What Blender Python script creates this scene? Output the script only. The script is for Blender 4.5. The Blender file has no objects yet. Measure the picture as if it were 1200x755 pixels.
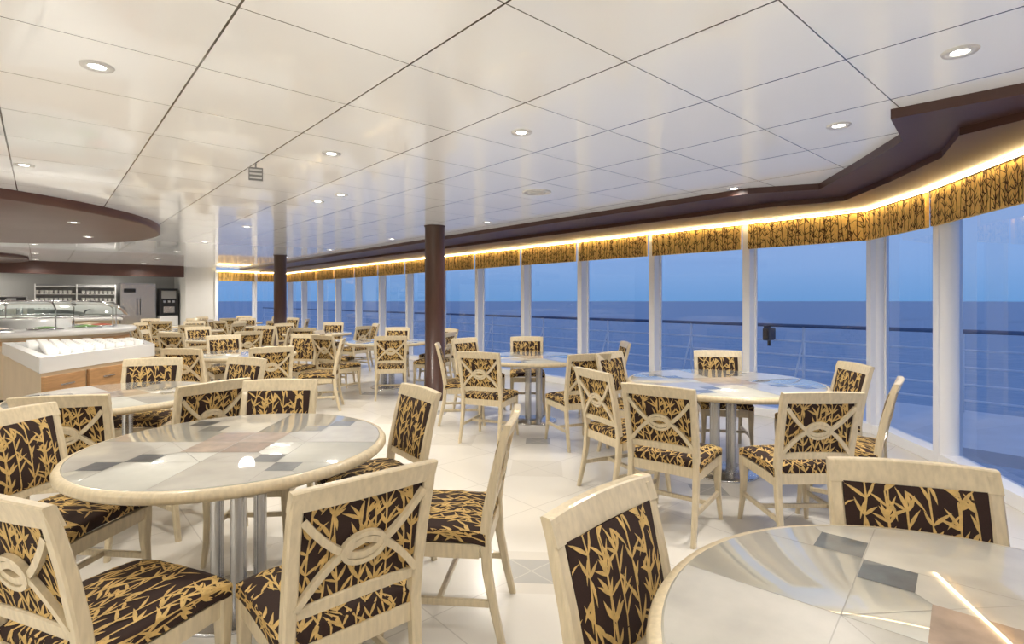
import bpy, bmesh, math, random
from mathutils import Vector, Matrix
sc=bpy.context.scene
COL=sc.collection
E1=(-0.662,0.7496); E2=(0.7496,0.662)
TH=math.atan2(E2[1],E2[0])
def ab(a,b): return (a*E1[0]+b*E2[0], a*E1[1]+b*E2[1])
CEIL=2.45
# ------------------------------------------------------------ materials
MATS={}
def new_mat(name):
    m=bpy.data.materials.new(name); m.use_nodes=True
    nt=m.node_tree; b=nt.nodes['Principled BSDF']
    MATS[name]=m
    return m,nt,b
def mat(name,col,rough=.5,metal=0,coat=0,spec=.5,emit=None,es=0,noise=0,nscale=20,stretch=(1,1,1),bump=0):
    m,nt,b=new_mat(name)
    b.inputs['Roughness'].default_value=rough
    b.inputs['Metallic'].default_value=metal
    b.inputs['Coat Weight'].default_value=coat
    b.inputs['Coat Roughness'].default_value=.02
    if coat>=1: b.inputs['Coat IOR'].default_value=1.8
    b.inputs['Specular IOR Level'].default_value=spec
    b.inputs['Base Color'].default_value=(*col,1)
    if emit:
        b.inputs['Emission Color'].default_value=(*emit,1); b.inputs['Emission Strength'].default_value=es
    if noise or bump:
        tc=nt.nodes.new('ShaderNodeTexCoord'); mp=nt.nodes.new('ShaderNodeMapping'); mp.inputs['Scale'].default_value=stretch
        nz=nt.nodes.new('ShaderNodeTexNoise'); nz.inputs['Scale'].default_value=nscale; nz.inputs['Detail'].default_value=4
        nt.links.new(tc.outputs['Object'],mp.inputs['Vector']); nt.links.new(mp.outputs[0],nz.inputs['Vector'])
        if noise:
            r=nt.nodes.new('ShaderNodeValToRGB')
            r.color_ramp.elements[0].position=.3; r.color_ramp.elements[1].position=.7
            r.color_ramp.elements[0].color=(*[c*(1-noise) for c in col],1)
            r.color_ramp.elements[1].color=(*[min(1,c*(1+noise*.5)) for c in col],1)
            nt.links.new(nz.outputs['Fac'],r.inputs['Fac']); nt.links.new(r.outputs['Color'],b.inputs['Base Color'])
        if bump:
            bp=nt.nodes.new('ShaderNodeBump'); bp.inputs['Strength'].default_value=bump; bp.inputs['Distance'].default_value=.002
            nt.links.new(nz.outputs['Fac'],bp.inputs['Height']); nt.links.new(bp.outputs[0],b.inputs['Normal'])
    return m
WOOD=mat('cream_wood',(.64,.54,.365),.36,noise=.14,nscale=12,stretch=(6,6,1),coat=.2)
FAB=mat('brown_fabric',(.028,.011,.007),.9,noise=.25,nscale=300)
GOLD=mat('gold_leaf_fabric',(.60,.40,.14),.75,noise=.22,nscale=60)
PGOLD=mat('valance_gold_fabric',(.90,.58,.17),.8,noise=.15,nscale=40)
PBRN=mat('valance_brown_fabric',(.10,.04,.012),.85,noise=.2,nscale=60)
STONE=mat('table_stone',(.54,.535,.48),.35,coat=1,noise=.12,nscale=6)
STONE2=mat('table_stone_beige',(.46,.44,.385),.35,coat=1,noise=.15,nscale=8)
SLATE=mat('table_slate',(.07,.085,.095),.35,coat=1,noise=.35,nscale=25)
TAN=mat('table_tan_marble',(.27,.175,.12),.35,coat=1,noise=.35,nscale=18)
TAN2=mat('table_tan_marble_light',(.36,.26,.19),.35,coat=1,noise=.35,nscale=14)
GROUT=mat('table_grout',(.34,.33,.29),.5,coat=1)
CHROME=mat('brushed_steel',(.55,.55,.56),.25,metal=1)
WHITE=mat('white_paint',(.80,.80,.80),.35)
MULL=mat('white_mullion',(.92,.92,.93),.35)
WALLM=mat('wall_offwhite',(.72,.71,.68),.6,noise=.03,nscale=2)
WALLG=mat('wall_grey',(.40,.40,.385),.5,noise=.03,nscale=2)
BROWN=mat('brown_soffit',(.075,.032,.024),.35,noise=.1,nscale=3)
BROWN2=mat('brown_disc',(.12,.052,.04),.35,noise=.1,nscale=3)
COLM=mat('column_wood',(.065,.028,.02),.3,noise=.2,nscale=8,stretch=(5,5,.6))
BLACK=mat('black_plastic',(.015,.015,.017),.3)
GREYM=mat('grey_plastic',(.28,.28,.28),.5)
OAK=mat('counter_wood',(.48,.27,.12),.4,noise=.2,nscale=8,stretch=(1,1,8))
CREAM=mat('counter_cream',(.58,.46,.31),.4,noise=.08,nscale=4)
CORIAN=mat('counter_white',(.80,.80,.79),.2)
CHINA=mat('white_china',(.88,.88,.86),.15)
LED=mat('led_warm',(1,.9,.7),.5,emit=(1,.76,.38),es=26)
LAMP=mat('downlight_glow',(1,1,1),.5,emit=(1,.97,.9),es=14)
DECK=mat('deck_outside',(.60,.66,.74),.4,noise=.08,nscale=3)
RAIL=mat('rail_blue_grey',(.05,.10,.20),.4)
RAILW=mat('rail_white',(.75,.8,.86),.4)
FOODG=mat('salad_green',(.12,.28,.05),.5,noise=.5,nscale=40,bump=1)
FOODR=mat('fruit_red',(.5,.10,.05),.4,noise=.5,nscale=40,bump=1)
# thin glass
def glassmat(name,tint=(1,1,1),ior=1.45):
    m,nt,b=new_mat(name); nt.nodes.remove(b)
    out=nt.nodes['Material Output']
    tr=nt.nodes.new('ShaderNodeBsdfTransparent'); tr.inputs[0].default_value=(*tint,1)
    gl=nt.nodes.new('ShaderNodeBsdfGlossy'); gl.inputs['Roughness'].default_value=.01
    fr=nt.nodes.new('ShaderNodeFresnel'); fr.inputs[0].default_value=ior
    mx=nt.nodes.new('ShaderNodeMixShader')
    nt.links.new(fr.outputs[0],mx.inputs[0]); nt.links.new(tr.outputs[0],mx.inputs[1]); nt.links.new(gl.outputs[0],mx.inputs[2])
    nt.links.new(mx.outputs[0],out.inputs['Surface'])
    return m
GLASS=glassmat('window_glass',(.86,.91,1),1.75)
GGLASS=glassmat('guard_glass',(.9,.97,.95),1.5)
# grid materials in the room's rotated frame
def gridmat(name,base,line_specs,rough,diamond=None,spec=.5,coat=0,noise=.03,emit=0):
    m,nt,b=new_mat(name)
    tc=nt.nodes.new('ShaderNodeTexCoord')
    def dot(v):
        n=nt.nodes.new('ShaderNodeVectorMath'); n.operation='DOT_PRODUCT'; n.inputs[1].default_value=(v[0],v[1],0)
        nt.links.new(tc.outputs['Object'],n.inputs[0]); return n.outputs['Value']
    def M(op,a,bv):
        n=nt.nodes.new('ShaderNodeMath'); n.operation=op
        for i,v in enumerate((a,bv)):
            if isinstance(v,(int,float)): n.inputs[i].default_value=v
            else: nt.links.new(v,n.inputs[i])
        return n.outputs[0]
    A=dot(E1); B=dot(E2)
    nz=nt.nodes.new('ShaderNodeTexNoise'); nz.inputs['Scale'].default_value=1.3; nz.inputs['Detail'].default_value=5
    nt.links.new(tc.outputs['Object'],nz.inputs['Vector'])
    r=nt.nodes.new('ShaderNodeValToRGB'); r.color_ramp.elements[0].color=(*[c*(1-noise) for c in base],1); r.color_ramp.elements[1].color=(*[c*(1+noise) for c in base],1)
    nt.links.new(nz.outputs['Fac'],r.inputs[0]); cur=r.outputs[0]
    def mix(fac,col):
        nonlocal cur
        x=nt.nodes.new('ShaderNodeMixRGB'); nt.links.new(fac,x.inputs[0]); nt.links.new(cur,x.inputs[1]); x.inputs[2].default_value=(*col,1); cur=x.outputs[0]
    for dm in (diamond or []):
        s,size,col,off=dm
        da=M('PINGPONG',M('SUBTRACT',A,off[0]),s/2); db=M('PINGPONG',M('SUBTRACT',B,off[1]),s/2)
        mix(M('LESS_THAN',M('ADD',da,db),size),col)
    for axis,off,sp,w,col in line_specs:
        src=A if axis=='a' else B
        d=M('PINGPONG',M('SUBTRACT',src,off),sp/2)
        mix(M('LESS_THAN',d,w),col)
    nt.links.new(cur,b.inputs['Base Color'])
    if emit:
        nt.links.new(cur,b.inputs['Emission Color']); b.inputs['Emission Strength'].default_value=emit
    b.inputs['Roughness'].default_value=rough; b.inputs['Specular IOR Level'].default_value=spec; b.inputs['Coat Weight'].default_value=coat
    b.inputs['Coat Roughness'].default_value=.05
    return m
CEILM=gridmat('ceiling_panels_fill_glow',(.89,.885,.87),[('a',1.43,.65,.0028,(.10,.09,.08)),('b',1.23,.70,.0045,(.03,.026,.022))],.2,coat=.8,noise=.01,emit=.18)  # emission added as fill to brighten the ceiling; the panels are no lamp
FLOORM=gridmat('floor_tiles',(.69,.66,.60),[('a',.2,.6,.003,(.54,.51,.46)),('b',.1,.6,.003,(.54,.51,.46))],.22,
    diamond=[(1.2,.30,(.63,.595,.53),(.8,.7)),(1.8,.17,(.42,.41,.38),(.2,.1))],noise=.09)

# ------------------------------------------------------------ mesh builder
class MB:
    def __init__(s): s.v=[];s.f=[];s.m=[];s.s=[];s.ml=[]
    def mi(s,m):
        if m not in s.ml: s.ml.append(m)
        return s.ml.index(m)
    def add(s,vs,fs,m,smooth=False,M=None):
        o=len(s.v)
        for p in vs:
            p=Vector(p)
            s.v.append(M@p if M else p)
        k=s.mi(m)
        for f in fs:
            s.f.append([i+o for i in f]); s.m.append(k); s.s.append(smooth)
    def box(s,c,sz,m,rot=None,bev=.003):
        bm=bmesh.new(); bmesh.ops.create_cube(bm,size=1)
        for v in bm.verts: v.co=Vector((v.co.x*sz[0],v.co.y*sz[1],v.co.z*sz[2]))
        if bev>0:
            bmesh.ops.bevel(bm,geom=bm.edges[:],offset=min(bev,min(sz)*.3),segments=2,affect='EDGES',profile=.5)
        M=Matrix.Translation(c)@(rot if rot else Matrix.Identity(4))
        bm.verts.index_update()
        s.add([v.co.copy() for v in bm.verts],[[v.index for v in f.verts] for f in bm.faces],m,False,M); bm.free()
    def lathe(s,prof,m,seg=32,c=(0,0,0),cap=True,arc=None):
        vs=[];fs=[];n=len(prof)
        for r,z in prof:
            for i in range(seg):
                t=2*math.pi*i/seg if arc is None else arc[0]+(arc[1]-arc[0])*i/(seg-1)
                vs.append((c[0]+r*math.cos(t),c[1]+r*math.sin(t),c[2]+z))
        for j in range(n-1):
            for i in range(seg if arc is None else seg-1):
                i2=(i+1)%seg; fs.append([j*seg+i,j*seg+i2,(j+1)*seg+i2,(j+1)*seg+i])
        s.add(vs,fs,m,True)
        if cap:
            s.add(vs[:seg],[list(range(seg))[::-1]],m); s.add(vs[-seg:],[list(range(seg))],m)
    def prism(s,poly,z0,z1,m,mtop=None,mbot=None):
        n=len(poly)
        vs=[(x,y,z0) for x,y in poly]+[(x,y,z1) for x,y in poly]
        s.add(vs,[[i,(i+1)%n,n+(i+1)%n,n+i] for i in range(n)],m)
        s.add(vs[n:],[list(range(n))],mtop or m); s.add(vs[:n],[list(range(n))[::-1]],mbot or m)
    def post(s,path,sizes,m,ch=.006):
        vs=[];fs=[]
        for (x,y,z),(w,d) in zip(path,sizes):
            a,b=w/2,d/2;c=ch
            for px,py in ((a-c,b),(-a+c,b),(-a,b-c),(-a,-b+c),(-a+c,-b),(a-c,-b),(a,-b+c),(a,b-c)): vs.append((x+px,y+py,z))
        n=len(path)
        for j in range(n-1):
            for i in range(8):
                k=(i+1)%8; fs.append([j*8+i,j*8+k,(j+1)*8+k,(j+1)*8+i])
        fs.append(list(range(8))[::-1]); fs.append([(n-1)*8+i for i in range(8)])
        s.add(vs,fs,m)
    def tube(s,pts,r,m,seg=10):
        pts=[Vector(p) for p in pts]; vs=[];fs=[]
        for i,p in enumerate(pts):
            t=(pts[min(i+1,len(pts)-1)]-pts[max(i-1,0)]).normalized()
            u=t.cross(Vector((0,0,1)));
            if u.length<1e-3: u=Vector((1,0,0))
            u.normalize(); w=t.cross(u)
            for k in range(seg):
                a=2*math.pi*k/seg; vs.append(p+u*r*math.cos(a)+w*r*math.sin(a))
        for j in range(len(pts)-1):
            for k in range(seg):
                k2=(k+1)%seg; fs.append([j*seg+k,j*seg+k2,(j+1)*seg+k2,(j+1)*seg+k])
        fs.append(list(range(seg))[::-1]); fs.append([(len(pts)-1)*seg+k for k in range(seg)])
        s.add(vs,fs,m,True)
    def mesh(s,name):
        me=bpy.data.meshes.new(name); me.from_pydata([tuple(v) for v in s.v],[],s.f)
        for m in s.ml: me.materials.append(m)
        me.polygons.foreach_set('material_index',s.m); me.polygons.foreach_set('use_smooth',s.s)
        me.update(); return me
    def obj(s,name,loc=(0,0,0),rz=0,recalc=True):
        me=s.mesh(name)
        if recalc:
            bm=bmesh.new(); bm.from_mesh(me); bmesh.ops.recalc_face_normals(bm,faces=bm.faces); bm.to_mesh(me); bm.free()
        return place(me,name,loc,rz)
def place(me,name,loc=(0,0,0),rz=0):
    o=bpy.data.objects.new(name,me); o.location=loc; o.rotation_euler=(0,0,rz); COL.objects.link(o); return o

# ------------------------------------------------------------ bamboo leaf pattern
def leaf_strips(rng,w,h,stem=.055,node=.062,ll=(.04,.075),lw=(.008,.0125),stemw=.0055,dens=1.0):
    out=[]
    nx=max(1,int(w/stem))
    for i in range(nx+1):
        x=(i+.5+rng.uniform(-.3,.3))*w/(nx+.5); sl=rng.uniform(-.12,.12); v=-rng.uniform(0,.06)
        y=v
        pts=[]
        while y<h+.02:
            pts.append((x+sl*y+rng.uniform(-.002,.002),y)); y+=node*rng.uniform(.8,1.2)
        out.append([(p[0],p[1],stemw*(1.25 if k%2 else .8)) for k,p in enumerate(pts)])
        for p in pts:
            n=rng.choice([1,2,2,3,3]) if rng.random()<dens else 0
            base=rng.choice([1,-1])
            for k in range(n):
                a=math.pi/2+base*(.35+.5*k+rng.uniform(-.15,.15))
                if rng.random()<.3: a=-a
                if k==2: a=math.pi/2-base*.6
                L=rng.uniform(*ll); W=rng.uniform(*lw)
                q=[]
                for t,wd in ((0,.15),(.2,.75),(.45,1),(.75,.6),(1,.04)):
                    bend=.15*L*t*t*base
                    q.append((p[0]+math.cos(a)*L*t-math.sin(a)*bend,p[1]+math.sin(a)*L*t+math.cos(a)*bend,W*wd))
                out.append(q)
    return out
def put_strips(mb,strips,w,h,P,m):
    for k,st in enumerate(strips):
        vs=[];n=len(st)
        for i,(x,y,wd) in enumerate(st):
            x0,y0,_=st[max(i-1,0)]; x1,y1,_=st[min(i+1,n-1)]
            dx,dy=x1-x0,y1-y0; L=math.hypot(dx,dy) or 1; nx,ny=-dy/L,dx/L
            for sg in (1,-1):
                vs.append(P(min(max(x+nx*wd/2*sg,0),w),min(max(y+ny*wd/2*sg,0),h),.0009+k*.000008))
        mb.add(vs,[[2*i,2*i+1,2*i+3,2*i+2] for i in range(n-1)],m)

# ------------------------------------------------------------ dining chair
def make_chair():
    rng=random.Random(5); mb=MB()
    for sx in (-1,1):
        path=[(sx*.205,-.285,0),(sx*.202,-.25,.15),(sx*.2,-.222,.3),(sx*.2,-.212,.45),(sx*.2,-.226,.56),(sx*.203,-.254,.70),(sx*.205,-.285,.82),(sx*.204,-.302,.885)]
        sz=[(.028,.03),(.031,.035),(.034,.04),(.036,.044),(.038,.042),(.038,.038),(.038,.034),(.036,.030)]
        mb.post(path,sz,WOOD)
        path=[(sx*.215,.222,0),(sx*.206,.208,.12),(sx*.2,.2,.25),(sx*.2,.2,.36),(sx*.2,.2,.415)]
        mb.post(path,[(.024,.024),(.029,.029),(.038,.038),(.046,.046),(.046,.046)],WOOD)
        mb.box((sx*.203,0,.385),(.022,.38,.06),WOOD)
        mb.box((sx*.205,-.02,.175),(.018,.42,.028),WOOD)
    mb.box((0,.205,.385),(.37,.022,.06),WOOD)
    mb.box((0,-.212,.40),(.37,.022,.06),WOOD)
    mb.box((0,-.02,.175),(.40,.018,.026),WOOD)
    # curved top rail
    def rail(z0,z1,y0,y1,half,bow,th):
        n=10;vs=[]
        for i in range(n+1):
            t=-1+2*i/n; x=half*t; yb=-bow*(1-t*t)
            top=z1+(.006*(1-t*t))
            for (yy,zz) in ((y0+th/2,z0),(y0-th/2,z0),(y1-th/2,top-.004),(y1-th/2+.005,top),(y1+th/2-.005,top),(y1+th/2,top-.004)):
                vs.append((x,yy+yb,zz))
        fs=[[j*6+k,j*6+(k+1)%6,(j+1)*6+(k+1)%6,(j+1)*6+k] for j in range(n) for k in range(6)]
        fs.append(list(range(6))); fs.append([n*6+k for k in range(6)][::-1])
        mb.add(vs,fs,WOOD)
    rail(.838,.90,-.284,-.306,.222,.014,.032)
    rail(.515,.55,-.219,-.226,.19,.0,.026)
    # upholstered back panel
    T=Vector((0,-.060,.28)).normalized(); N=Vector((0,T.z,-T.y)); O=Vector((0,-.224,.545)); H=.30; W=.37
    def PF(u,v,e=0):
        s_=(u/W-.5)*2; t_=(v/H-.5)*2
        b=.014+.014*(1-s_**4)*(1-t_**4)
        return O+Vector((u-W/2,0,0))+T*v+N*(b+e)
    def PR(u,v,e=0):
        return O+Vector((u-W/2,0,0))+T*v-N*(.004+e)
    for P,flip in ((PF,False),(PR,True)):
        nx,ny=14,11
        vs=[P(W*i/nx,H*j/ny) for j in range(ny+1) for i in range(nx+1)]
        fs=[[j*(nx+1)+i,j*(nx+1)+i+1,(j+1)*(nx+1)+i+1,(j+1)*(nx+1)+i] for j in range(ny) for i in range(nx)]
        if flip: fs=[f[::-1] for f in fs]
        mb.add(vs,fs,FAB,True)
        put_strips(mb,leaf_strips(rng,W,H,stem=.042,node=.055),W,H,P,GOLD)
    for u in (0,W):
        mb.add([PF(u,0),PR(u,0),PR(u,H),PF(u,H)],[[0,1,2,3]],FAB)
    # lattice ornament on the rear
    def bar(pts,wd=.021,th=.012,off=.012,closed=False):
        n=len(pts);vs=[]
        for i,(x,z) in enumerate(pts):
            if closed: a=pts[(i-1)%n];b=pts[(i+1)%n]
            else: a=pts[max(i-1,0)];b=pts[min(i+1,n-1)]
            dx,dz=b[0]-a[0],b[1]-a[1];L=math.hypot(dx,dz);nx,nz=-dz/L,dx/L
            for sg,e in ((1,off-.004),(1,off+th),(-1,off+th),(-1,off-.004)):
                vs.append(O+Vector((x+nx*wd/2*sg,0,0))+T*(z+nz*wd/2*sg)-N*e)
        m_=n if closed else n-1
        fs=[[j*4+k,j*4+(k+1)%4,((j+1)%n)*4+(k+1)%4,((j+1)%n)*4+k] for j in range(m_) for k in range(4)]
        mb.add(vs,fs,WOOD)
    k=[i/12*2-1 for i in range(13)]
    bar([(.188*t,.118+.160*abs(t)**1.7) for t in k],off=.008)
    bar([(.188*t,.168-.160*abs(t)**1.7) for t in k],off=.010)
    bar([(.066*math.cos(a*math.pi/12),.143+.044*math.sin(a*math.pi/12)) for a in range(24)],wd=.014,off=.012,closed=True)
    # seat cushion with fold-over pattern
    hw,hd,sk=.222,.215,.045; cy=.0
    def PS(u,v,e=0):
        x=u-hw-sk; y=v-hd-sk
        cx_=min(max(x,-hw),hw); cy_=min(max(y,-hd),hd)
        ov=abs(x-cx_)+abs(y-cy_)
        z=.487-.026*((cx_/hw)**4+(cy_/hd)**4)*.6-ov
        p=Vector((cx_,cy_+cy,max(z,.408)))
        n=Vector((0,0,1)) if ov<1e-6 else Vector((x-cx_,y-cy_,.3*ov)).normalized()
        return p+n*(e+ (.0 if e==0 else .0006))
    US=2*(hw+sk); VS=2*(hd+sk)
    def gx(i,hv):
        br=[0,sk/2,sk]+[sk+2*hv*q/22 for q in range(1,22)]+[sk+2*hv,2*hv+sk*1.5,2*hv+2*sk]
        return br[i]
    n=26
    vs=[PS(gx(i,hw),gx(j,hd)) for j in range(n+1) for i in range(n+1)]
    mb.add(vs,[[j*(n+1)+i,j*(n+1)+i+1,(j+1)*(n+1)+i+1,(j+1)*(n+1)+i] for j in range(n) for i in range(n)],FAB,True)
    put_strips(mb,leaf_strips(rng,US,VS,stem=.044),US,VS,PS,GOLD)
    return mb.mesh('dining_chair')
CH=make_chair()
def chair(x,y,fx,fy): return place(CH,'dining_chair',(x,y,0),math.atan2(-fx,fy))

# ------------------------------------------------------------ table
def clipq(q,R): return all(math.hypot(*p)<R for p in q)
def make_table(R):
    mb=MB(); F=R/.665
    mb.lathe([(R-.05,.690),(R-.012,.695),(R,.708),(R,.722),(R-.008,.735),(R-.03,.738)],WOOD,72,cap=False)
    mb.lathe([(.0,.690),(R-.05,.690)],WOOD,72,cap=False)
    ri=R-.03
    mb.lathe([(ri+.001,.737),(ri,.7405),(0.0005,.7405)],STONE,72,cap=False)
    z=.7412
    # alternating stone sectors
    for i in range(8):
        if i%2: continue
        t0=i*math.pi/4
        pts=[(0,0,z-.0004)]+[((ri-.004)*math.cos(t0+math.pi/4*k/8),(ri-.004)*math.sin(t0+math.pi/4*k/8),z-.0004) for k in range(9)]
        mb.add(pts,[list(range(10))],STONE2)
    def quad(cx,cy,s,ang,m,zz=z,sy=None):
        sy=sy or s
        ca,sa=math.cos(ang),math.sin(ang)
        q=[(cx+ca*a*s/2-sa*b*sy/2,cy+sa*a*s/2+ca*b*sy/2) for a,b in ((-1,-1),(1,-1),(1,1),(-1,1))]
        if clipq(q,ri-.005): mb.add([(p[0],p[1],zz) for p in q],[[0,1,2,3]],m)
    L=2*(ri-.012)
    for t in (0,math.pi/2,math.pi/4,-math.pi/4): quad(0,0,L,t,GROUT,z,.0025)
    g=.311*F; c=math.sqrt((ri-.01)**2-g*g)*2-.01
    for s_ in (-1,1):
        quad(s_*g,0,.0025,0,GROUT,z,c); quad(0,s_*g,c,0,GROUT,z,.0025)
        for s2 in (-1,1):
            quad(s_*g/2*1.0,s2*g/2,g*1.41,-s_*s2*math.pi/4,GROUT,z,.0025)
    # centre marble
    for i,(a,b) in enumerate(((-1,-1),(1,-1),(1,1),(-1,1))):
        quad(a*.086*F,b*.086*F,.168*F,0,TAN if i%2 else TAN2,z+.0003)
    for a,b in ((-1,-1),(1,-1),(1,1),(-1,1)):
        quad(a*.255*F,b*.255*F,.108*F,0,SLATE,z+.0003)
        quad(a*.367*F,b*.367*F,.108*F,0,SLATE,z+.0003)
    # pedestal
    mb.lathe([(.27,0),(.27,.010),(.26,.015),(.17,.020),(.15,.028),(0.001,.028)],CHROME,48,cap=False)
    for i in range(4):
        t=i*math.pi/2+.4
        mb.lathe([(.028,.02),(.028,.69)],CHROME,16,(.09*math.cos(t),.09*math.sin(t),0))
    mb.lathe([(.24,.672),(.24,.691)],GREYM,32)
    return mb.mesh('round_table')
TB={}
def table(x,y,R,rz=0.3):
    if R not in TB: TB[R]=make_table(R)
    return place(TB[R],'round_table',(x,y,0),rz)

table(-1.27,2.48,.665,0)
table(1.72,4.35,.765,.2)
table(.93,.91,.68,math.pi/4+.08)
table(.25,6.2,.665,.5)
table(-2.78,3.75,.62,TH+.2)
table(-2.0,8.6,.665,.3)
table(-3.35,6.65,.62,.3)
chairs=[(-1.22,1.66,.36,.93),(-.61,1.76,-.66,.75),(-.30,2.38,-.99,.10),(-.77,2.87,-.8,-.6),(-1.98,2.38,.97,-.1),
(-2.44,3.08,-.25,.95),(-1.42,3.03,.08,-1),(-2.08,3.42,-.85,.5),(-3.0,4.28,.25,-1),(-2.42,4.35,-.4,-.9),
# table by the window
(.85,3.96,.90,.42),(1.03,3.36,.6,.8),(1.68,3.2,-.02,1),(2.18,3.53,-.78,.62),(2.40,4.22,-.97,.05),(1.97,4.98,-.2,-1),(1.15,4.9,.7,-.65),
# next table
(-.22,5.42,.35,.93),(.62,5.25,-.35,.95),(-.55,6.15,1,.1),(.2,7.0,0,-1),(1.05,6.35,-1,0),(-.4,6.8,.75,-.65),
# column table
(-2.55,7.85,.5,.85),(-1.75,7.72,-.2,1),(-1.25,8.35,-.95,.25),(-2.85,8.7,1,0),(-2.1,9.5,0,-1),(-1.3,9.15,-.7,-.5),
(-2.75,5.95,-.6,.8),(-3.38,5.80,.1,1),(-3.9,7.35,.6,-.7),(-3.1,7.55,-.2,-1),(-2.5,6.9,-.95,-.2),
# near right
(.45,1.17,.71,-.70),(1.125,1.34,-.29,-.95)]
for c in chairs: chair(*c)
rng=random.Random(3)
for a,b,R in ((10.7,4.2,.665),(14.9,4.3,.665),(17.3,4.4,.665),(10.3,2.35,.6),(13.5,2.5,.62),(16.2,2.2,.62)):
    x,y=ab(a,b); table(x,y,R,rng.uniform(0,1))
    a0=rng.uniform(0,1); 
    for i in range(6):
        t=a0+i*math.pi/3+rng.uniform(-.12,.12); r=R+.17+rng.uniform(0,.08)
        chair(x+r*math.cos(t),y+r*math.sin(t),-math.cos(t),-math.sin(t))

# ------------------------------------------------------------ room shell
P0=ab(1.66,6.6); P1=(3.70,4.53)
dC=(-.243,-.97)
def alongC(t): return (P1[0]+dC[0]*t,P1[1]+dC[1]*t)
AEND=19.3
YB=-1.8
tC=(P1[1]-YB)/.97
P2=alongC(tC)
Pend=ab(AEND,6.6)
XL=-17.0
floor_poly=[P2,P1,P0,Pend,ab(AEND,3.4),ab(21.2,3.4),ab(21.2,-5.5),(XL,ab(21.2,-5.5)[1]-1),(XL,YB)]
mb=MB(); mb.prism(floor_poly,-.1,0,FLOORM); mb.obj('floor')
# stations of ceiling edge and walls
Ee=[(1.95,YB),(2.75,2.3),(2.47,2.57),(2.08,2.93),(2.44,3.33),(2.62,4.1),(2.76,4.79),ab(2.28,4.95),ab(AEND,4.95)]
We=[P2,alongC(2.35),alongC(1.83),alongC(1.26),alongC(.65),P1,P0,ab(2.4,6.6),Pend]
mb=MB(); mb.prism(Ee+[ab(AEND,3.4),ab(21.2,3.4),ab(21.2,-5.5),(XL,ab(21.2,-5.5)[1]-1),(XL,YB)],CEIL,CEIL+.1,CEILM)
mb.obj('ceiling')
def lerp(p,q,t): return (p[0]+(q[0]-p[0])*t,p[1]+(q[1]-p[1])*t)
def toward(p,q,d):
    L=math.hypot(q[0]-p[0],q[1]-p[1]); return lerp(p,q,max(0,(L-d)/L))
mb=MB()
n=len(Ee)
for i in range(n-1):
    mb.prism([Ee[i],We[i],We[i+1],Ee[i+1]],2.395,CEIL+.02,BROWN)
    F=[lerp(Ee[k],We[k],.38) for k in (i,i+1)]; G=[toward(Ee[k],We[k],.06) for k in (i,i+1)]
    mb.prism([F[0],G[0],G[1],F[1]],2.350,2.396,BROWN)
mb.obj('trim_soffit')
# windows -------------------------------------------------
wm={}
def win_mesh(w):
    k=round(w,3)
    if k in wm: return wm[k]
    mb=MB()
    mb.box((0,-.02,1.174),(.09,.14,2.345),MULL)
    mb.box((0,.06,1.2),(.14,.03,2.40),MULL)
    mb.box((w/2,0,.05),(w,.16,.10),MULL)
    mb.box((w/2,.03,2.37),(w,.08,.06),MULL)
    mb.add([(.03,.05,.08),(w-.03,.05,.08),(w-.03,.05,2.36),(.03,.05,2.36)],[[0,1,2,3]],GLASS)
    wm[k]=mb.mesh('window'); return wm[k]
vm={}
def val_mesh(w,seed):
    k=(round(w,3),seed)
    if k in vm: return vm[k]
    mb=MB(); W=w-.09; x0=.045; H=.30; yb=-.15
    mb.box((w/2,yb+.02,2.025+H/2),(W,.04,H),PGOLD,bev=.008)
    mb.box((w/2,yb+.01,2.33),(W,.05,.010),WHITE,bev=0)
    mb.box((w/2,yb-.018,2.334),(W+.08,.022,.012),LED,bev=0)
    def P(u,v,e): return Vector((x0+u,yb-e-.0003,2.025+v))
    put_strips(mb,leaf_strips(random.Random(seed),W,H,stem=.048,node=.065,ll=(.05,.09),lw=(.006,.010),stemw=.007,dens=.9),W,H,P,PBRN)
    vm[k]=mb.mesh('window_valance'); return vm[k]
wn=0
def window(pf,pn,seed=0):
    global wn; wn+=1
    dx,dy=pn[0]-pf[0],pn[1]-pf[1]; w=math.hypot(dx,dy); rz=math.atan2(dy,dx)
    place(win_mesh(w),'window_%d'%wn,(pf[0],pf[1],0),rz)
    place(val_mesh(w,seed),'window_valance',(pf[0],pf[1],0),rz)
NA=13; st=(AEND-1.66)/NA
for i in range(NA):
    window(ab(1.66+(i+1)*st,6.6),ab(1.66+i*st,6.6),i%3)
window(P0,P1,1)
nC=4
for i in range(nC):
    window(alongC(tC*i/nC),alongC(tC*(i+1)/nC),i%3+3)
for i in range(2):
    b0=4.25+(6.6-4.25)*i/2; b1=4.25+(6.6-4.25)*(i+1)/2
    window(ab(AEND,b0),ab(AEND,b1),7)
mb=MB(); mb.lathe([(.09,0),(.09,2.349)],MULL,24,(P1[0],P1[1],0)); mb.obj('trim_corner_post')
mb=MB(); mb.lathe([(.06,0),(.06,2.349)],MULL,24,(P0[0],P0[1],0)); mb.obj('trim_corner_post_2')
def wallseg(name,p,q,z0,z1,m,th=.1):
    dx,dy=q[0]-p[0],q[1]-p[1];L=math.hypot(dx,dy)
    mb=MB(); mb.box((L/2,th/2,(z0+z1)/2),(L,th,z1-z0),m,bev=0)
    return mb.obj(name,(p[0],p[1],0),math.atan2(dy,dx))
wallseg('wall_header_side',Pend,P0,2.40,2.6,WHITE)
wallseg('wall_header_corner',P0,P1,2.40,2.6,WHITE)
wallseg('wall_header_right',P1,P2,2.40,2.6,WHITE)
wallseg('wall_back',P2,(XL,YB),0,2.6,WALLM)
yl=ab(21.2,-5.5)[1]-1
wallseg('wall_left',(XL,YB),(XL,yl),0,2.6,WALLM)
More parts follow.
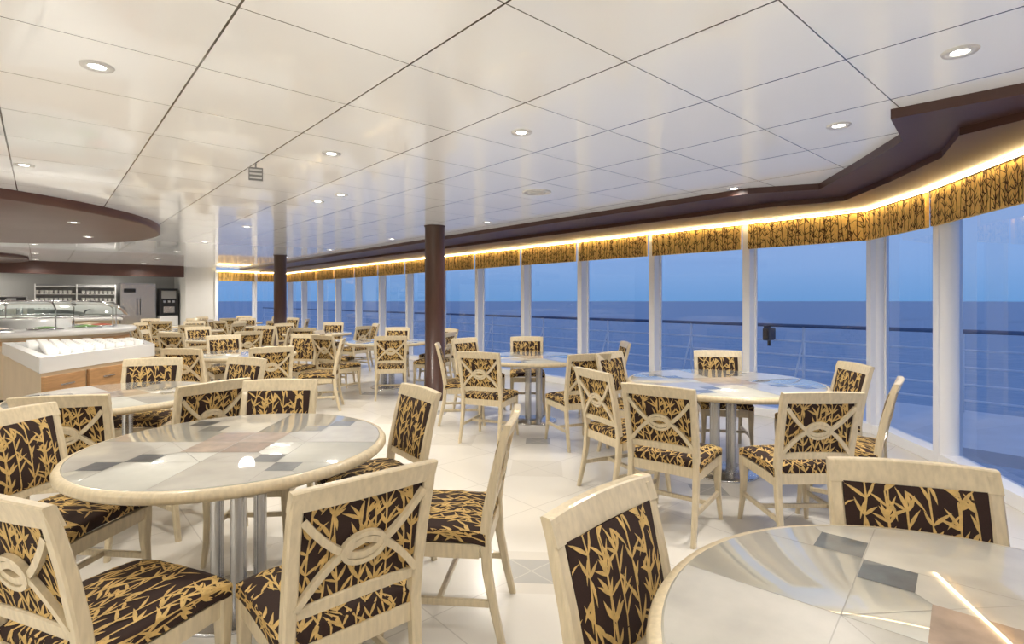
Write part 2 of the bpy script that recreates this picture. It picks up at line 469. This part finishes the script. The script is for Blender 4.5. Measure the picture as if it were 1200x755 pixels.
wallseg('wall_left_far',(XL,yl),ab(21.2,-5.5),0,2.6,WALLM)
wallseg('wall_niche',ab(21.2,-5.5),ab(21.2,3.4),0,2.6,WALLG)
wallseg('wall_far',ab(AEND,3.4),ab(AEND,4.25),0,2.6,WALLM,1.9)
# brown beam over the service niche
mb=MB(); mb.box((0,0,2.28),(8.6,.25,.34),BROWN); x,y=ab(AEND-.2,-1.0); mb.obj('trim_beam',(x,y,0),TH)
# columns
for a,b in ((6.37,4.17),(12.87,4.17)):
    mb=MB(); mb.lathe([(.155,0),(.155,.08),(.138,.085),(.138,2.43),(.15,2.432),(.15,2.449)],COLM,48); x,y=ab(a,b); mb.obj('column',(x,y,0))
# discs
mb=MB(); mb.lathe([(0.001,2.35),(2.90,2.35),(2.93,2.36),(2.93,2.449)],BROWN2,128,cap=False); mb.obj('ceiling_disc',(-7.5,6.05,0))
mb=MB(); mb.lathe([(0.001,2.35),(1.97,2.35),(2.0,2.36),(2.0,2.449)],BROWN,96,cap=False); mb.obj('ceiling_disc',(-13.2,11.6,0))

# ------------------------------------------------------------ downlights
mb=MB(); mb.lathe([(.032,-.001),(.032,-.0025),(0.0005,-.0025)],LAMP,20,cap=False)
mb.lathe([(.033,-.001),(.036,-.006),(.062,-.007),(.066,0)],WHITE,24,cap=False)
DL=mb.mesh('downlight')
def downlight(x,y,z=CEIL,power=0):
    place(DL,'downlight',(x,y,z))
    if power:
        l=bpy.data.lights.new('downlight_lamp','SPOT'); l.energy=power; l.spot_size=math.radians(165); l.spot_blend=1; l.shadow_soft_size=.10; l.color=(1,.935,.84)
        o=bpy.data.objects.new('downlight_lamp',l); o.location=(x,y,z-.03); COL.objects.link(o)
PW=142
main=[(-1.86,2.39),(1.89,2.25),(1.96,3.2),(.06,3.33),(-1.29,3.81),(-1.7,5.3),(2.08,5.0),(.35,.6)]
for i,(x,y) in enumerate(main): downlight(x,y,power=PW*(.75 if i in (2,6) else .5))
for a in (5.6,8.2,10.8,13.4,16.0,18.4):
    for b in (-.1,2.2,4.5):
        x,y=ab(a,b)
        if math.hypot(x+7.6,y-6.05)<3.2 or math.hypot(x+1.7,y-5.3)<.5: continue
        downlight(x,y,power=PW)
for a,b in ((-.5,-1.5),(1.5,-2.5),(3.5,-4.0),(20.3,-1),(20.3,1.5),(20.2,-3)):
    x,y=ab(a,b)
    if y>YB+.3: downlight(x,y,power=PW*(.6 if a>20 else 1))
for x,y in ((-3.6,.3),(-6.5,.5),(-10,1.5),(-13,5)): downlight(x,y,power=PW)
for t in range(8):
    r=2.3; downlight(-7.6+r*math.cos(t*math.pi/4+.2),6.05+r*math.sin(t*math.pi/4+.2),2.35,power=PW*.4)
# vent, sign
mb=MB(); mb.lathe([(.14,0),(.14,-.008),(.11,-.012),(.11,-.004),(.08,-.004),(.08,-.012),(.05,-.012),(.05,-.004),(0.001,-.004)],WHITE,32,cap=False)
mb.obj('ceiling_vent',(.24,5.17,CEIL))
mb=MB(); mb.box((0,0,-.02),(.012,.012,.04),GREYM); mb.box((0,0,-.08),(.10,.02,.10),GREYM)
for j in range(3): mb.box((0,-.011,-.05-j*.03),(.085,.003,.014),WHITE,bev=0)
mb.obj('exit_sign',(-1.97,4.1,CEIL),.45)

# ------------------------------------------------------------ buffet counter
mb=MB()
foot=[(-3.72,4.2),(-3.75,5.6),(-4.3,6.2),(-5.5,5.75)]
def inset(poly,d):
    cx=sum(p[0] for p in poly)/len(poly); cy=sum(p[1] for p in poly)/len(poly)
    return [lerp(p,(cx,cy),d) for p in poly]
mb.prism(inset(foot,.06),0,.1,BLACK)
mb.prism(inset(foot,.02),.1,.82,CREAM)
mb.prism(foot,.82,.88,CORIAN)
inn=inset(foot,.14)
mb.prism(inset(foot,.13),.879,.884,GREYM)
for i in range(4):
    j=(i+1)%4; mb.prism([foot[i],foot[j],inn[j],inn[i]],.878,.945,CORIAN)
f0,f1=Vector((*foot[0],0)),Vector((*foot[1],0))
ang=math.atan2(f1.y-f0.y,f1.x-f0.x); R_=Matrix.Rotation(ang,4,'Z')
for i in range(3):
    p=f0.lerp(f1,(i+.5)/3)+Vector((.005,0,.65)); mb.box(p,(.42,.03,.28),OAK,R_)
    mb.box(p+Vector((.03,0,.06)),(.14,.012,.012),CHROME,R_)
    p=p+Vector((0,0,-.32)); mb.box(p,(.42,.03,.30),OAK,R_)
mb.obj('buffet_counter')
def inside(pt,poly):
    s=[]
    for i in range(len(poly)):
        a,b=poly[i],poly[(i+1)%len(poly)]
        s.append((b[0]-a[0])*(pt[1]-a[1])-(b[1]-a[1])*(pt[0]-a[0]))
    return all(v>0 for v in s) or all(v<0 for v in s)
mb=MB(); inn2=inset(foot,.22)
for i in range(18):
    for j in range(16):
        x=-3.8-.125*j; y=4.3+.13*i
        if inside((x,y),inn2): mb.lathe([(.022,0),(.036,.03),(.041,.095),(.037,.093),(.02,.008)],CHINA,12,(x,y,.8855),cap=False)
mb.obj('coffee_cups')
# round buffet island with curved glass guard
mb=MB()
mb.lathe([(1.20,0),(1.20,.1)],BLACK,64,cap=False)
mb.lathe([(1.22,.1),(1.22,.90)],CREAM,64,cap=False)
mb.lathe([(1.235,.80),(1.235,.86)],OAK,64,cap=False)
mb.lathe([(1.22,.90),(1.30,.91),(1.32,.93),(1.32,.97),(1.30,.985),(.001,.985)],CORIAN,64,cap=False)
mb.lathe([(.5,.985),(.5,1.12),(.001,1.12)],CORIAN,48,cap=False)
for i in range(10):
    t=i*math.pi/5; c=(.86*math.cos(t),.86*math.sin(t),.986)
    mb.lathe([(.20,0),(.205,.02),(.17,.022),(.17,.008)],CHROME,24,c,cap=False)
    mb.lathe([(.17,.01),(.12,.035),(.001,.05)],(FOODG,FOODR,CREAM)[i%3],20,c,cap=False)
mb.lathe([(1.22,1.16),(1.17,1.28),(1.02,1.36),(.80,1.38)],GGLASS,64,cap=False)
for i in range(8):
    t=i*math.pi/4+.2; ca,sa=math.cos(t),math.sin(t)
    mb.tube([(1.12*ca,1.12*sa,.985),(1.12*ca,1.12*sa,1.28),(1.0*ca,1.0*sa,1.365),(.8*ca,.8*sa,1.385)],.011,CHROME,8)
for r,z in ((1.225,1.16),(.80,1.385)):
    mb.tube([(r*math.cos(k*math.pi/24),r*math.sin(k*math.pi/24),z) for k in range(49)],.010,CHROME,8)
mb.obj('salad_bar',(-7.25,8.0,0))
# second counter
mb=MB()
mb.box((0,0,.5),(2.6,.9,1.0),CREAM,bev=.02); mb.box((0,0,1.02),(2.7,1.0,.05),CORIAN,bev=.02)
for i in range(4): mb.box((-.95+i*.63,-.455,.55),(.58,.02,.7),OAK)
for i in range(7): mb.lathe([(.05,1.045),(.12,1.06),(.13,1.09)],CHINA,20,(-1.1+i*.33,0,0))
x,y=ab(13.9,-.1); mb.obj('serving_counter',(x,y,0),TH)
# service niche furniture
def nobj(mb,name,b,a=20.75): x,y=ab(a,b); return mb.obj(name,(x,y,0),TH)
mb=MB(); mb.box((0,0,.44),(6.2,.6,.88),CREAM); mb.box((0,0,.9),(6.25,.64,.05),CORIAN)
for i in range(8): mb.box((-2.7+i*.77,-.31,.45),(.72,.02,.7),WHITE)
nobj(mb,'back_counter',-1.45)
mb=MB(); mb.box((0,0,.98),(.92,.7,1.9),CHROME); mb.box((-.23,-.36,.98),(.44,.03,1.8),CHROME); mb.box((.23,-.36,.98),(.44,.03,1.8),CHROME)
mb.box((-.04,-.39,1.2),(.02,.03,.5),BLACK); mb.box((.04,-.39,1.2),(.02,.03,.5),BLACK); mb.box((-.23,-.38,1.7),(.3,.01,.12),BLACK); nobj(mb,'refrigerator',2.3,20.7)
mb=MB(); mb.box((0,0,.45),(.5,.6,.9),WHITE); mb.box((0,0,1.35),(.5,.5,.85),BLACK); mb.box((0,-.26,1.58),(.4,.02,.25),GREYM); mb.box((.0,-.27,1.1),(.3,.05,.2),CHROME)
for j in range(3): mb.box((-.12+j*.12,-.275,1.36),(.07,.02,.07),CHROME)
nobj(mb,'drinks_dispenser',3.08,20.4)
mb=MB(); mb.box((0,.1,1.5),(1.9,.3,.75),GREYM)
for j in range(4):
    mb.box((0,-.16,1.14+j*.22),(1.88,.22,.02),WHITE)
for sx in (-.93,0,.93): mb.box((sx,-.16,1.5),(.03,.22,.75),WHITE)
for j in range(3):
    for i in range(18):
        if abs(i-8.5)>.6: mb.lathe([(.025,0),(.042,.04),(.045,.10),(.04,.10),(.02,.01)],CHINA,10,(-.89+i*.105,-.16,1.152+j*.22),cap=False)
nobj(mb,'cup_shelf',.8)
mb=MB(); mb.box((0,0,.96),(.7,.4,.06),CHROME); mb.box((0,.05,1.25),(.66,.3,.55),CHROME); mb.box((0,-.12,1.42),(.6,.1,.14),BLACK); mb.box((0,-.18,1.42),(.2,.02,.08),GREYM)
for s_ in (-.17,.17): mb.lathe([(.07,.991),(.07,1.2),(.03,1.23)],CHROME,16,(s_,-.10,0))
nobj(mb,'coffee_machine',-.62,20.6)

# ------------------------------------------------------------ exterior
def off(a,d): return ab(a,6.6+d)
mb=MB()
mb.prism([off(-12,.12),off(-12,2.4),off(30,2.4),off(30,.12)],-.15,-.03,DECK); 
mb.obj('deck')
mb=MB()
for z,r,m in ((1.0,.028,RAIL),(.76,.014,RAILW),(.54,.014,RAILW),(.32,.014,RAILW),(.12,.014,RAILW)):
    mb.tube([(*off(-12,2.25),z),(*off(30,2.25),z)],r,m)
a=-12
while a<30:
    mb.tube([(*off(a,2.25),-.03),(*off(a,2.25),1.0)],.02,RAILW); mb.tube([(*off(a+.1,2.05),-.03),(*off(a,2.25),.8)],.014,RAILW); a+=1.9
mb.obj('deck_railing')
mb=MB(); mb.box((0,0,0),(.28,.1,.20),BLACK,bev=.02); mb.box((0,0,-.13),(.04,.04,.12),BLACK); mb.box((0,.03,.1),(.2,.03,.06),BLACK); x,y=off(3.68,2.15); mb.obj('deck_floodlight',(x,y,.86),TH)
SEA,nt,b=new_mat('sea_water')
b.inputs['Base Color'].default_value=(.06,.20,.38,1); b.inputs['Roughness'].default_value=.35
nz=nt.nodes.new('ShaderNodeTexNoise'); nz.inputs['Scale'].default_value=.15; nz.inputs['Detail'].default_value=6
tc=nt.nodes.new('ShaderNodeTexCoord'); nt.links.new(tc.outputs['Object'],nz.inputs['Vector'])
bp=nt.nodes.new('ShaderNodeBump'); bp.inputs['Strength'].default_value=.6; bp.inputs['Distance'].default_value=1
nt.links.new(nz.outputs['Fac'],bp.inputs['Height']); nt.links.new(bp.outputs[0],b.inputs['Normal'])
mb=MB(); mb.add([(-6000,-3000,-14),(6000,-3000,-14),(6000,8000,-14),(-6000,8000,-14)],[[0,1,2,3]],SEA); mb.obj('sea')
# world: dusk sky gradient
w=bpy.data.worlds.new('dusk_sky'); sc.world=w; w.use_nodes=True; nt=w.node_tree
bg=nt.nodes['Background']; tc=nt.nodes.new('ShaderNodeTexCoord'); sp=nt.nodes.new('ShaderNodeSeparateXYZ'); r=nt.nodes.new('ShaderNodeValToRGB')
nt.links.new(tc.outputs['Generated'],sp.inputs[0]); nt.links.new(sp.outputs['Z'],r.inputs[0]); nt.links.new(r.outputs[0],bg.inputs[0])
e=r.color_ramp.elements; e[0].position=0; e[0].color=(.17,.36,.66,1); e[1].position=.6; e[1].color=(.24,.35,.64,1)
x=e.new(.05); x.color=(.25,.42,.72,1); x=e.new(.20); x.color=(.38,.49,.78,1)
bg.inputs[1].default_value=1.05
# ------------------------------------------------------------ camera
cd=bpy.data.cameras.new('camera'); cam=bpy.data.objects.new('camera',cd); COL.objects.link(cam)
cam.location=(0,0,1.4); cam.rotation_euler=(math.pi/2,0,0); cd.sensor_width=36; cd.lens=18.75; cd.shift_y=-25.5/1200; cd.clip_start=.02; cd.clip_end=20000
sc.camera=cam
try:
    sc.view_settings.view_transform='Standard'; sc.view_settings.exposure=0
except Exception as ex: print(ex)
